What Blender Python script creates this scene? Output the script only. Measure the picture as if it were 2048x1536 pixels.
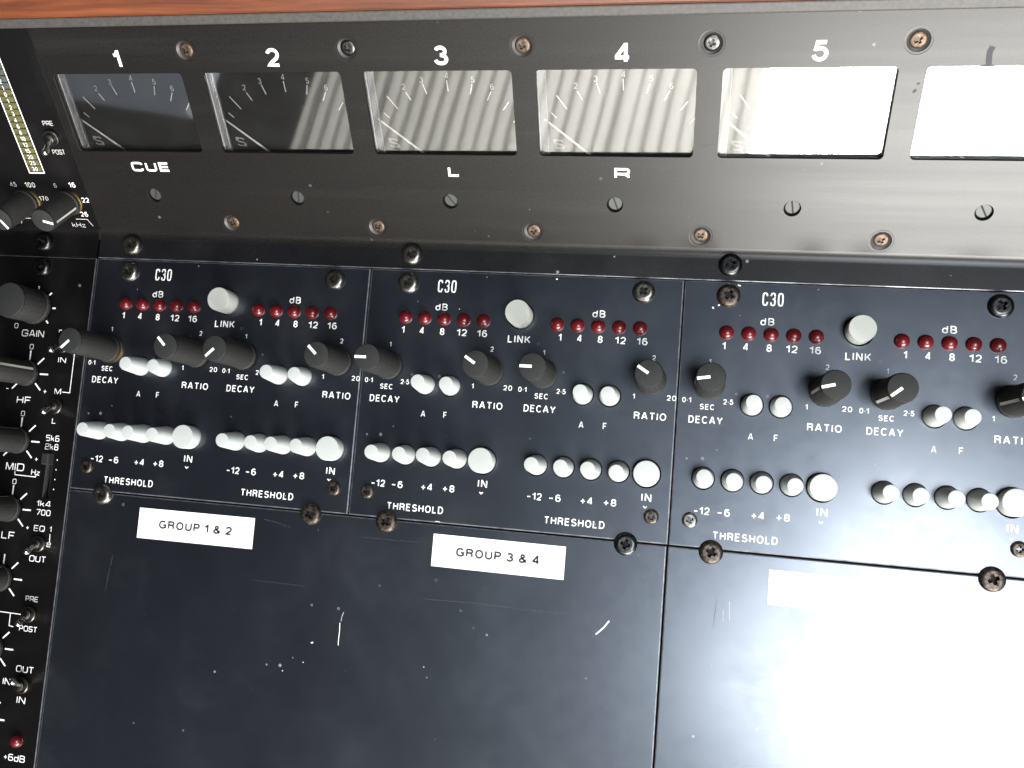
import bpy, bmesh, math, random
from mathutils import Vector, Matrix
random.seed(7)
MM = 0.001
scene = bpy.context.scene
COL = scene.collection
for o in list(bpy.data.objects): bpy.data.objects.remove(o)

# ------------------------------------------------------------------ camera
cam_d = bpy.data.cameras.new('camera'); cam_d.sensor_width = 36.0
cam_d.lens = 1800.0/2048.0*36.0; cam_d.clip_start = 0.01; cam_d.clip_end = 50
cam = bpy.data.objects.new('camera', cam_d); COL.objects.link(cam)
R0 = (0.97837645, -0.07923026, 0.19105521); R1 = (0.06035998, 0.99288456, 0.10264953); R2 = (-0.19782872, -0.08889779, 0.97619720)
rx = Vector((R0[0], -R0[1], -R0[2])); ry = Vector((-R1[0], R1[1], R1[2])); rz = Vector((-R2[0], R2[1], R2[2]))
m3 = Matrix((rx, ry, rz)).transposed()
cam.matrix_world = Matrix.Translation(Vector((94.340, -65.573, 326.65))*MM) @ m3.to_4x4()
scene.camera = cam

# ------------------------------------------------------------------ light
TH = math.radians(41.606)        # rake of the meter bridge
VB = 16.131
w = bpy.data.worlds.new('World'); scene.world = w; w.use_nodes = True
bg = w.node_tree.nodes['Background']; bg.inputs[0].default_value = (0.80, 0.74, 0.70, 1); bg.inputs[1].default_value = 0.04

def area(name, loc, target, sx, sy, radiance, col=(1, 1, 1), spread=180):
    l = bpy.data.lights.new(name, 'AREA'); l.shape = 'RECTANGLE'; l.size = sx; l.size_y = sy
    l.energy = radiance*math.pi*sx*sy; l.color = col; l.spread = math.radians(spread)
    o = bpy.data.objects.new(name, l); COL.objects.link(o)
    o.location = loc; o.rotation_euler = (Vector(target)-Vector(loc)).to_track_quat('-Z', 'Y').to_euler()
    return o
# roof window above and to the right of the desk; daylight behind the vertical blind
area('roof_window_light', (0.56, -0.405, 1.60), (0.18, -0.12, 0), 0.68, 0.60, 27, (0.88, 0.94, 1.0))
area('window_light', (1.23, -2.60, 1.42), (0.8, 0, 0.9), 1.98, 0.98, 58, (1.0, 0.985, 0.94))
scene.view_settings.view_transform = 'Standard'; scene.view_settings.look = 'None'
scene.view_settings.exposure = 0; scene.view_settings.gamma = 1
scene.cycles.use_denoising = True
scene.cycles.max_bounces = 8
scene.cycles.sample_clamp_indirect = 6

# ------------------------------------------------------------------ materials
def new_mat(name):
    m = bpy.data.materials.new(name); m.use_nodes = True
    nt = m.node_tree; b = nt.nodes['Principled BSDF']
    return m, nt, b
def simple(name, col, rough=0.5, metal=0.0, spec=0.5, grain=0.0, gscale=900):
    m, nt, b = new_mat(name)
    b.inputs['Base Color'].default_value = (*col, 1); b.inputs['Roughness'].default_value = rough
    b.inputs['Metallic'].default_value = metal; b.inputs['Specular IOR Level'].default_value = spec
    if grain:
        N = nt.nodes; L = nt.links
        tc = N.new('ShaderNodeTexCoord'); n = N.new('ShaderNodeTexNoise'); n.inputs['Scale'].default_value = gscale; n.inputs['Detail'].default_value = 4
        L.new(tc.outputs['Object'], n.inputs['Vector'])
        mx = N.new('ShaderNodeMix'); mx.data_type = 'RGBA'; mx.blend_type = 'MULTIPLY'; mx.inputs[0].default_value = 1
        cr = N.new('ShaderNodeMapRange'); cr.inputs[1].default_value = .3; cr.inputs[2].default_value = .7
        cr.inputs[3].default_value = 1-grain; cr.inputs[4].default_value = 1+grain*.5
        L.new(n.outputs[0], cr.inputs[0]); mx.inputs[6].default_value = (*col, 1)
        cc = N.new('ShaderNodeCombineColor'); [L.new(cr.outputs[0], cc.inputs[i]) for i in range(3)]
        L.new(cc.outputs[0], mx.inputs[7]); L.new(mx.outputs[2], b.inputs['Base Color'])
        bp = N.new('ShaderNodeBump'); bp.inputs['Strength'].default_value = .12; bp.inputs['Distance'].default_value = 0.0002
        L.new(n.outputs[0], bp.inputs['Height']); L.new(bp.outputs[0], b.inputs['Normal'])
    return m
def panel_mat(name, col, rough, brushed=False, dust=0.5, spec=0.5):
    m, nt, b = new_mat(name); N = nt.nodes; L = nt.links
    b.inputs['Specular IOR Level'].default_value = spec
    if spec == 1.0: b.inputs['IOR'].default_value = 1.48; b.inputs['Coat Weight'].default_value = .65; b.inputs['Coat Roughness'].default_value = .19; b.inputs['Coat IOR'].default_value = 1.6; b.inputs['Coat Tint'].default_value = (.90, .95, 1, 1); b.inputs['Specular Tint'].default_value = (.78, .87, 1.0, 1)
    tc = N.new('ShaderNodeTexCoord'); mp = N.new('ShaderNodeMapping'); L.new(tc.outputs['Object'], mp.inputs[0])
    fine = N.new('ShaderNodeTexNoise'); fine.inputs['Scale'].default_value = 1500; fine.inputs['Detail'].default_value = 3
    L.new(mp.outputs[0], fine.inputs['Vector'])
    big = N.new('ShaderNodeTexNoise'); big.inputs['Scale'].default_value = 22; big.inputs['Detail'].default_value = 6; big.inputs['Roughness'].default_value = .65
    mp2 = N.new('ShaderNodeMapping'); L.new(tc.outputs['Object'], mp2.inputs[0])
    if brushed: mp2.inputs['Scale'].default_value = (.12, 4, 1)
    L.new(mp2.outputs[0], big.inputs['Vector'])
    # roughness: fine grain + soft smears
    r1 = N.new('ShaderNodeMapRange'); r1.inputs[1].default_value = .3; r1.inputs[2].default_value = .7; r1.inputs[3].default_value = rough-.035; r1.inputs[4].default_value = rough+.035
    L.new(big.outputs[0], r1.inputs[0]); L.new(r1.outputs[0], b.inputs['Roughness'])
    mid = N.new('ShaderNodeTexNoise'); mid.inputs['Scale'].default_value = 160; mid.inputs['Detail'].default_value = 5; mid.inputs['Roughness'].default_value = .7
    L.new(mp2.outputs[0], mid.inputs['Vector'])
    if spec == 1.0:
        r2 = N.new('ShaderNodeMapRange'); r2.inputs[1].default_value = .32; r2.inputs[2].default_value = .68; r2.inputs[3].default_value = .165; r2.inputs[4].default_value = .245
        L.new(mid.outputs[0], r2.inputs[0]); L.new(r2.outputs[0], b.inputs['Coat Roughness'])
        r3 = N.new('ShaderNodeMapRange'); r3.inputs[1].default_value = .3; r3.inputs[2].default_value = .7; r3.inputs[3].default_value = .72; r3.inputs[4].default_value = .56
        L.new(big.outputs[0], r3.inputs[0]); L.new(r3.outputs[0], b.inputs['Coat Weight'])
    # dust specks
    vo = N.new('ShaderNodeTexVoronoi'); vo.inputs['Scale'].default_value = 190; L.new(mp.outputs[0], vo.inputs['Vector'])
    sz = N.new('ShaderNodeSeparateColor'); L.new(vo.outputs['Color'], sz.inputs[0])
    thr = N.new('ShaderNodeMapRange'); thr.inputs[1].default_value = .80; thr.inputs[2].default_value = 1.0; thr.inputs[3].default_value = 0; thr.inputs[4].default_value = .13
    L.new(sz.outputs[0], thr.inputs[0])
    lt = N.new('ShaderNodeMath'); lt.operation = 'LESS_THAN'; L.new(vo.outputs['Distance'], lt.inputs[0]); L.new(thr.outputs[0], lt.inputs[1])
    am = N.new('ShaderNodeMath'); am.operation = 'MULTIPLY'; L.new(lt.outputs[0], am.inputs[0]); L.new(sz.outputs[1], am.inputs[1])
    am2 = N.new('ShaderNodeMath'); am2.operation = 'MULTIPLY'; L.new(am.outputs[0], am2.inputs[0]); am2.inputs[1].default_value = dust
    # hazy dust film
    film = N.new('ShaderNodeMapRange'); film.inputs[1].default_value = .52; film.inputs[2].default_value = .75; film.inputs[3].default_value = 0; film.inputs[4].default_value = .010
    L.new(big.outputs[0], film.inputs[0])
    sm = N.new('ShaderNodeMath'); sm.operation = 'ADD'; L.new(am2.outputs[0], sm.inputs[0]); L.new(film.outputs[0], sm.inputs[1])
    gr = N.new('ShaderNodeMapRange'); gr.inputs[1].default_value = .3; gr.inputs[2].default_value = .7; gr.inputs[3].default_value = .45; gr.inputs[4].default_value = 1.6
    L.new(fine.outputs[0], gr.inputs[0])
    vm = N.new('ShaderNodeVectorMath'); vm.operation = 'SCALE'; vm.inputs[0].default_value = col; L.new(gr.outputs[0], vm.inputs['Scale'])
    mx = N.new('ShaderNodeMix'); mx.data_type = 'RGBA'; L.new(sm.outputs[0], mx.inputs[0]); L.new(vm.outputs[0], mx.inputs[6]); mx.inputs[7].default_value = (.55, .53, .5, 1)
    L.new(mx.outputs[2], b.inputs['Base Color'])
    bp = N.new('ShaderNodeBump'); bp.inputs['Strength'].default_value = .05; bp.inputs['Distance'].default_value = 0.0001
    L.new(fine.outputs[0], bp.inputs['Height']); L.new(bp.outputs[0], b.inputs['Normal'])
    return m
M = {}
M['panel'] = panel_mat('blue_black_panel', (.0026, .0027, .0042), .355, False, .35, 1.0)
M['bridge'] = panel_mat('satin_black_bridge', (.007, .0062, .0058), .32, True, .2, .25)
M['flange'] = panel_mat('satin_black_flange', (.004, .004, .0048), .36, False, .4, .45)
M['strip'] = panel_mat('channel_black', (.0022, .0018, .002), .36, False, .2, .3)
M['edge'] = simple('worn_edge', (.13, .135, .15), .4, .6, grain=.5, gscale=300)
M['print'] = simple('white_print', (.72, .72, .70), .6, grain=.30)
M['printdim'] = simple('worn_white_print', (.42, .41, .39), .6, grain=.3)
M['white_paint'] = simple('bright_white_paint', (.95, .95, .93), .5)
M['smudge'] = simple('dull_smudge', (.06, .06, .065), .9, spec=.05)
M['scuff'] = simple('faint_scuff', (.055, .055, .06), .7, grain=.9, gscale=1200)
M['black'] = simple('black_ink', (.02, .02, .02), .6)
M['paper'] = simple('white_label_tape', (.74, .74, .72), .5, grain=.04)
M['white'] = simple('white_button_plastic', (.36, .378, .365), .36, grain=.02, gscale=400)
M['cream'] = simple('cream_button_plastic', (.40, .405, .37), .40, grain=.03, gscale=400)
M['knob'] = simple('charcoal_knob_plastic', (.013, .0125, .0118), .68, 0, .3, grain=.4, gscale=1400)
M['knobcap'] = simple('charcoal_cap_plastic', (.0135, .014, .0138), .68, 0, .3, grain=.35, gscale=1800)
M['sideline'] = simple('grey_line', (.42, .41, .38), .6)
M['brass'] = simple('brass_nut', (.30, .21, .08), .35, 1.0)
M['led'] = simple('red_led', (.075, .0035, .005), .28)
M['dark'] = simple('cavity_shade', (.004, .004, .004), .8)  # near-black colour standing in for shade in gaps, holes and recesses
M['steel'] = simple('dull_steel', (.20, .19, .17), .34, 1.0, grain=.6, gscale=700)
M['rusty'] = simple('tarnished_steel', (.088, .072, .06), .48, 1.0, grain=.8, gscale=900)
M['bronze'] = simple('brown_tarnished_screw', (.085, .058, .04), .5, .8, grain=.8, gscale=900)
M['dimple'] = simple('dimple_shade', (.012, .010, .009), .5, 0, grain=.4)  # dark inner cone, recess shade around the screw head put into the colour
M['darksteel'] = simple('blackened_steel', (.06, .06, .06), .33, 1.0, grain=.6, gscale=700)
M['trim'] = simple('grey_trimmer', (.028, .030, .029), .5, 0, grain=.2)
M['chrome'] = simple('toggle_chrome', (.55, .54, .52), .2, 1.0)
M['nutdark'] = simple('dark_nut', (.07, .065, .06), .4, 1.0)
M['dial'] = simple('matt_black_dial', (.006, .006, .006), .7)
M['ledon'] = simple('olive_segment', (.075, .070, .024), .5, grain=.4, gscale=700)
M['ledoff'] = simple('grey_segment', (.05, .055, .05), .5, grain=.3, gscale=700)
M['greystrip'] = simple('grey_laminate', (.040, .036, .033), .55, grain=.35, gscale=900)
# wood
m, nt, b = new_mat('orange_wood_veneer'); N = nt.nodes; L = nt.links
tc = N.new('ShaderNodeTexCoord'); mp = N.new('ShaderNodeMapping'); mp.inputs['Scale'].default_value = (1.6, 32, 32); mp.inputs['Rotation'].default_value = (0, 0, .03)
L.new(tc.outputs['Object'], mp.inputs[0])
nz = N.new('ShaderNodeTexNoise'); nz.inputs['Scale'].default_value = 8; nz.inputs['Detail'].default_value = 8; nz.inputs['Roughness'].default_value = .7; nz.inputs['Distortion'].default_value = .6
L.new(mp.outputs[0], nz.inputs['Vector'])
cr = N.new('ShaderNodeValToRGB'); L.new(nz.outputs[0], cr.inputs[0])
cr.color_ramp.elements[0].position = .32; cr.color_ramp.elements[0].color = (.042, .010, .003, 1)
cr.color_ramp.elements[1].position = .68; cr.color_ramp.elements[1].color = (.15, .043, .012, 1)
e = cr.color_ramp.elements.new(.5); e.color = (.092, .022, .006, 1)
L.new(cr.outputs[0], b.inputs['Base Color']); b.inputs['Roughness'].default_value = .45
bp = N.new('ShaderNodeBump'); bp.inputs['Strength'].default_value = .2; bp.inputs['Distance'].default_value = .0003
L.new(nz.outputs[0], bp.inputs['Height']); L.new(bp.outputs[0], b.inputs['Normal']); M['wood'] = m
m, nt, b = new_mat('glow_pane'); b.inputs['Base Color'].default_value = (.3, .32, .36, 1)
b.inputs['Emission Color'].default_value = (.78, .86, 1, 1); b.inputs['Emission Strength'].default_value = .50; M['pane_glow'] = m
# clear meter window: see-through sheet with Fresnel mirror reflection
def clear(name, rough, tint, ior=1.5):
    m = bpy.data.materials.new(name); m.use_nodes = True; nt = m.node_tree; N = nt.nodes; L = nt.links
    N.remove(N['Principled BSDF']); out = N['Material Output']
    tr = N.new('ShaderNodeBsdfTransparent'); tr.inputs[0].default_value = (*tint, 1)
    gl = N.new('ShaderNodeBsdfGlossy'); gl.inputs['Roughness'].default_value = rough
    fr = N.new('ShaderNodeFresnel'); fr.inputs['IOR'].default_value = ior
    mx = N.new('ShaderNodeMixShader'); L.new(fr.outputs[0], mx.inputs[0]); L.new(tr.outputs[0], mx.inputs[1]); L.new(gl.outputs[0], mx.inputs[2])
    L.new(mx.outputs[0], out.inputs[0]); return m, nt, mx
m, nt, mx = clear('meter_glass', .034, (1, 1, 1), 2.4); M['glass'] = m
# faint dust on the glass
N = nt.nodes; L = nt.links
df = N.new('ShaderNodeBsdfDiffuse'); df.inputs[0].default_value = (.7, .7, .7, 1)
tc = N.new('ShaderNodeTexCoord'); nz = N.new('ShaderNodeTexNoise'); nz.inputs['Scale'].default_value = 90; nz.inputs['Detail'].default_value = 5
L.new(tc.outputs['Object'], nz.inputs['Vector'])
mr = N.new('ShaderNodeMapRange'); mr.inputs[1].default_value = .45; mr.inputs[2].default_value = .8; mr.inputs[3].default_value = .004; mr.inputs[4].default_value = .011
L.new(nz.outputs[0], mr.inputs[0]); m2 = N.new('ShaderNodeMixShader'); L.new(mr.outputs[0], m2.inputs[0]); L.new(mx.outputs[0], m2.inputs[1]); L.new(df.outputs[0], m2.inputs[2])
L.new(m2.outputs[0], N['Material Output'].inputs[0])
# clear plastic rim
m = bpy.data.materials.new('clear_plastic_rim'); m.use_nodes = True; nt = m.node_tree; b = nt.nodes['Principled BSDF']
b.inputs['Base Color'].default_value = (.45, .46, .50, 1); b.inputs['Roughness'].default_value = .12
tr = nt.nodes.new('ShaderNodeBsdfTransparent'); mx = nt.nodes.new('ShaderNodeMixShader'); mx.inputs[0].default_value = .34
nt.links.new(tr.outputs[0], mx.inputs[1]); nt.links.new(b.outputs[0], mx.inputs[2]); nt.links.new(mx.outputs[0], nt.nodes['Material Output'].inputs[0]); M['rim'] = m
# blind fabric
m = bpy.data.materials.new('blind_fabric'); m.use_nodes = True; nt = m.node_tree; nt.nodes.remove(nt.nodes['Principled BSDF'])
tl = nt.nodes.new('ShaderNodeBsdfTranslucent'); tl.inputs[0].default_value = (.82, .81, .77, 1)
df = nt.nodes.new('ShaderNodeBsdfDiffuse'); df.inputs[0].default_value = (.6, .6, .57, 1)
mx = nt.nodes.new('ShaderNodeMixShader'); mx.inputs[0].default_value = .15
nt.links.new(tl.outputs[0], mx.inputs[1]); nt.links.new(df.outputs[0], mx.inputs[2]); nt.links.new(mx.outputs[0], nt.nodes['Material Output'].inputs[0]); M['blind'] = m

# ------------------------------------------------------------------ object helpers
def thing(name, label, cat, loc=(0, 0, 0), rot=(0, 0, 0), group=None, kind=None):
    o = bpy.data.objects.new(name, None); COL.objects.link(o); o.location = Vector(loc)*MM; o.rotation_euler = rot
    o.empty_display_size = .01
    if label: o['label'] = label
    if cat: o['category'] = cat
    if group: o['group'] = group
    if kind: o['kind'] = kind
    return o
def obj(name, me, parent=None, loc=(0, 0, 0), rot=(0, 0, 0), label=None):
    o = bpy.data.objects.new(name, me); COL.objects.link(o)
    if parent: o.parent = parent
    o.location = Vector(loc)*MM; o.rotation_euler = rot
    if label: o['label'] = label
    return o
def mesh(name, verts, faces, mats, midx=None, smooth=None):
    me = bpy.data.meshes.new(name); me.from_pydata([Vector(v)*MM for v in verts], [], faces)
    for mm_ in (mats if isinstance(mats, (list, tuple)) else [mats]): me.materials.append(mm_)
    if midx:
        for p, i in zip(me.polygons, midx): p.material_index = i
    if smooth is True: me.polygons.foreach_set('use_smooth', [True]*len(me.polygons))
    elif smooth: me.polygons.foreach_set('use_smooth', list(smooth))
    me.update(); return me

def lathe(name, prof, mats, n=40, midx=None, flat_from=None, lobes=None):
    """prof: list of (r, z); midx per segment; hard edges where profile turns sharply (duplicated rings)."""
    verts = []; faces = []; mi = []; sm = []
    def ring(r, z):
        s = len(verts)
        for k in range(n):
            a = 2*math.pi*k/n; rr = r if not lobes else r*(1+lobes[1]*math.cos(lobes[0]*a))
            verts.append((rr*math.cos(a), rr*math.sin(a), z))
        return s
    for i in range(len(prof)-1):
        (r0, z0), (r1, z1) = prof[i], prof[i+1]
        shared = False
        if i > 0:
            (rp, zp) = prof[i-1]
            a0 = math.atan2(z0-zp, r0-rp); a1 = math.atan2(z1-z0, r1-r0)
            d = abs((a1-a0+math.pi) % (2*math.pi)-math.pi)
            shared = d < math.radians(38)
        s0 = last if (i > 0 and shared) else ring(r0, z0)
        if r1 < 1e-6:
            c = len(verts); verts.append((0, 0, z1))
            for k in range(n): faces.append((s0+k, s0+(k+1) % n, c)); mi.append(midx[i] if midx else 0); sm.append(True)
            last = None
        else:
            s1 = ring(r1, z1)
            for k in range(n): faces.append((s0+k, s0+(k+1) % n, s1+(k+1) % n, s1+k)); mi.append(midx[i] if midx else 0); sm.append(True)
            last = s1
    return mesh(name, verts, faces, mats, mi, sm)

def circ(cx, cy, r, n=32): return [(cx+r*math.cos(2*math.pi*k/n), cy+r*math.sin(2*math.pi*k/n)) for k in range(n)]
def rrect(x0, y0, x1, y1, r, n=5):
    pts = []
    for cx, cy, a0 in ((x1-r, y1-r, 0), (x0+r, y1-r, 90), (x0+r, y0+r, 180), (x1-r, y0+r, 270)):
        for k in range(n+1):
            a = math.radians(a0+90*k/n); pts.append((cx+r*math.cos(a), cy+r*math.sin(a)))
    return pts
def plate(name, outline, holes, th, mats, cham=.25, edge_i=1, wall_i=0, hole_cham=None):
    """flat sheet, top at z=0, true holes, chamfered outer edge"""
    bm = bmesh.new()
    inset = []
    n = len(outline)
    cx = sum(p[0] for p in outline)/n; cy = sum(p[1] for p in outline)/n
    for (x, y) in outline: inset.append((x-math.copysign(cham*1.6, x-cx), y-math.copysign(cham*1.6, y-cy)))
    def loop(pts, z): return [bm.verts.new((x*MM, y*MM, z*MM)) for x, y in pts]
    L0 = loop(inset, 0); edges = [bm.edges.new((L0[i], L0[(i+1) % n])) for i in range(n)]
    hl = []
    for h in holes:
        v = loop(h, 0); hl.append(v); edges += [bm.edges.new((v[i], v[(i+1) % len(v)])) for i in range(len(v))]
    r = bmesh.ops.triangle_fill(bm, use_beauty=True, use_dissolve=False, edges=edges)
    for f in bm.faces:
        f.normal_update()
        if f.normal.z < 0: f.normal_flip()
    top_edges = edges
    LM = loop([(x-math.copysign(cham*.45, x-cx), y-math.copysign(cham*.45, y-cy)) for x, y in outline], -cham*.28)
    L1 = loop(outline, -cham); L2 = loop(outline, -th)
    for i in range(n):
        j = (i+1) % n
        f = bm.faces.new((L0[j], L0[i], LM[i], LM[j])); f.material_index = edge_i
        f = bm.faces.new((LM[j], LM[i], L1[i], L1[j])); f.material_index = edge_i
        f = bm.faces.new((L1[j], L1[i], L2[i], L2[j])); f.material_index = wall_i
    for h, v in zip(holes, hl):
        v2 = loop(h, -th); k = len(h)
        for i in range(k):
            f = bm.faces.new((v[i], v[(i+1) % k], v2[(i+1) % k], v2[i])); f.material_index = wall_i; f.smooth = k > 12
    me = bpy.data.meshes.new(name); bm.to_mesh(me); bm.free()
    for mm_ in mats: me.materials.append(mm_)
    return me
def box_mesh(name, x0, y0, z0, x1, y1, z1, mat, bev=.0):
    bm = bmesh.new(); bmesh.ops.create_cube(bm, size=1)
    for v in bm.verts:
        v.co = Vector(((x0+x1)/2+v.co.x*(x1-x0), (y0+y1)/2+v.co.y*(y1-y0), (z0+z1)/2+v.co.z*(z1-z0)))*MM
    if bev: bmesh.ops.bevel(bm, geom=list(bm.edges), offset=bev*MM, segments=2, profile=.5, affect='EDGES')
    me = bpy.data.meshes.new(name); bm.to_mesh(me); bm.free(); me.materials.append(mat); return me

# ------------------------------------------------------------------ stroke lettering
def el(cx, cy, rx, ry, a0, a1, n=14, e=2.0):
    out = []
    for k in range(n+1):
        a = math.radians(a0+(a1-a0)*k/n); c = math.cos(a); s = math.sin(a)
        out.append((cx+rx*math.copysign(abs(c)**(2/e), c), cy+ry*math.copysign(abs(s)**(2/e), s)))
    return out
H = {  # grotesque; box 0..1 x 0..1 is the stroke centre line, first value = width / cap height
 '0': (.50, [el(.5, .5, .5, .5, 0, 360, 28, 2.3)]),
 '1': (.24, [[(1, 0), (1, 1), (.86, 1.0), (.55, .84), (-.25, .77)]]),
 '2': (.48, [el(.5, .72, .5, .28, 170, 0, 12)+[(.97, .6), (.80, .43), (.35, .22), (.06, .04), (.0, 0), (1, 0)]]),
 '3': (.48, [el(.47, .76, .45, .24, 160, -90, 14)[:-1]+[(.42, .52)], [(.45, .53)]+el(.47, .26, .53, .26, 88, -170, 16)]),
 '4': (.52, [[(.74, 0), (.74, 1), (.68, 1), (0, .32), (0, .25), (1, .25)]]),
 '5': (.48, [[(.92, 1), (.20, 1), (.08, .50)]+el(.48, .33, .52, .33, 140, -165, 18)]),
 '6': (.49, [el(.5, .7, .48, .30, 35, 170, 8)+[(0, .55), (0, .4)]+el(.5, .31, .5, .31, 180, 520, 22)]),
 '7': (.48, [[(0, 1), (1, 1), (.85, .8), (.5, .4), (.38, 0)]]),
 '8': (.50, [el(.5, .76, .44, .24, 270, -90, 20), el(.5, .26, .5, .26, 90, 450, 22)]),
 'A': (.60, [[(0, 0), (.44, 1), (.56, 1), (1, 0)], [(.17, .31), (.83, .31)]]),
 'C': (.58, [el(.52, .5, .52, .5, 42, 318, 24, 2.15)]),
 'D': (.54, [[(.45, 0), (0, 0), (0, 1), (.45, 1)]+el(.45, .5, .55, .5, 90, -90, 14, 2.2)]),
 'E': (.46, [[(1, 1), (0, 1), (0, 0), (1, 0)], [(0, .53), (.92, .53)]]),
 'F': (.44, [[(1, 1), (0, 1), (0, 0)], [(0, .50), (.88, .50)]]),
 'G': (.62, [el(.52, .5, .52, .5, 42, 350, 26, 2.15), [(.6, .45), (1, .45), (1, 0)]]),
 'H': (.54, [[(0, 0), (0, 1)], [(1, 0), (1, 1)], [(0, .53), (1, .53)]]),
 'I': (.0, [[(0, 0), (0, 1)]]),
 'K': (.55, [[(0, 0), (0, 1)], [(.95, 1), (.05, .36)], [(.32, .60), (1, 0)]]),
 'L': (.42, [[(0, 1), (0, 0), (1, 0)]]),
 'N': (.54, [[(0, 0), (0, 1), (.07, 1), (.93, 0), (1, 0), (1, 1)]]),
 'O': (.62, [el(.5, .5, .5, .5, 0, 360, 28, 2.15)]),
 'P': (.50, [[(0, 0), (0, 1), (.6, 1)]+el(.62, .74, .38, .26, 90, -90, 10)+[(0, .48)]]),
 'R': (.54, [[(0, 0), (0, 1), (.6, 1)]+el(.60, .765, .38, .235, 90, -90, 10)+[(0, .53)], [(.55, .52), (.86, .43), (.93, .28), (.94, .08), (1, 0)]]),
 'S': (.52, [el(.5, .74, .46, .26, 25, 215, 14)+[(.45, .52)]+el(.5, .27, .5, .27, 62, -158, 16)]),
 'T': (.52, [[(0, 1), (1, 1)], [(.5, 1), (.5, 0)]]),
 'U': (.54, [[(0, 1), (0, .35)]+el(.5, .33, .5, .33, 180, 360, 14)+[(1, 1)]]),
 'V': (.54, [[(0, 1), (.45, 0), (.55, 0), (1, 1)]]),
 'Y': (.58, [[(0, 1), (.5, .42), (.5, 0)], [(1, 1), (.5, .42)]]),
 'd': (.44, [[(1, 0), (1, 1)], el(.5, .34, .5, .34, 0, 360, 22)]),
 'B': (.50, [[(0, 0), (0, 1), (.5, 1)]+el(.5, .765, .42, .235, 90, -90, 10)+[(0, .53)], [(0, 0), (.5, 0)]+el(.5, .265, .5, .265, -90, 90, 12)]),
 '+': (.50, [[(0, .38), (1, .38)], [(.5, .02), (.5, .74)]]),
 '-': (.42, [[(0, .40), (1, .40)]]),
 '.': (.04, [[(-1, .42), (1.5, .42)]]),
 '&': (.60, [[(1, 0), (.30, .62)]+el(.45, .80, .24, .20, 200, -60, 14)+[(.2, .45)]+el(.38, .24, .38, .24, 130, 300, 12)+[(.75, .15), (.95, .42)]]),
 'v': (.60, [[(0, .5), (.5, .1), (1, .5)]]),
}
def sq(x0, y0, x1, y1, c, seq):
    """rounded-rectangle path through named corners"""
    return seq
def rr_path(x0, y0, x1, y1, c, n=4, start=0, total=4):
    pts = []
    cs = [((x1-c), (y1-c), 0), ((x0+c), (y1-c), 90), ((x0+c), (y0+c), 180), ((x1-c), (y0+c), 270)]
    for i in range(start, start+total):
        cx, cy, a0 = cs[i % 4]
        for k in range(n+1):
            a = math.radians(a0+90*k/n); pts.append((cx+c*math.cos(a), cy+c*math.sin(a)))
    return pts
def full(c=.28): p = rr_path(0, 0, 1, 1, c); return [(1, .5)]+p+[(1, .5)]
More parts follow.
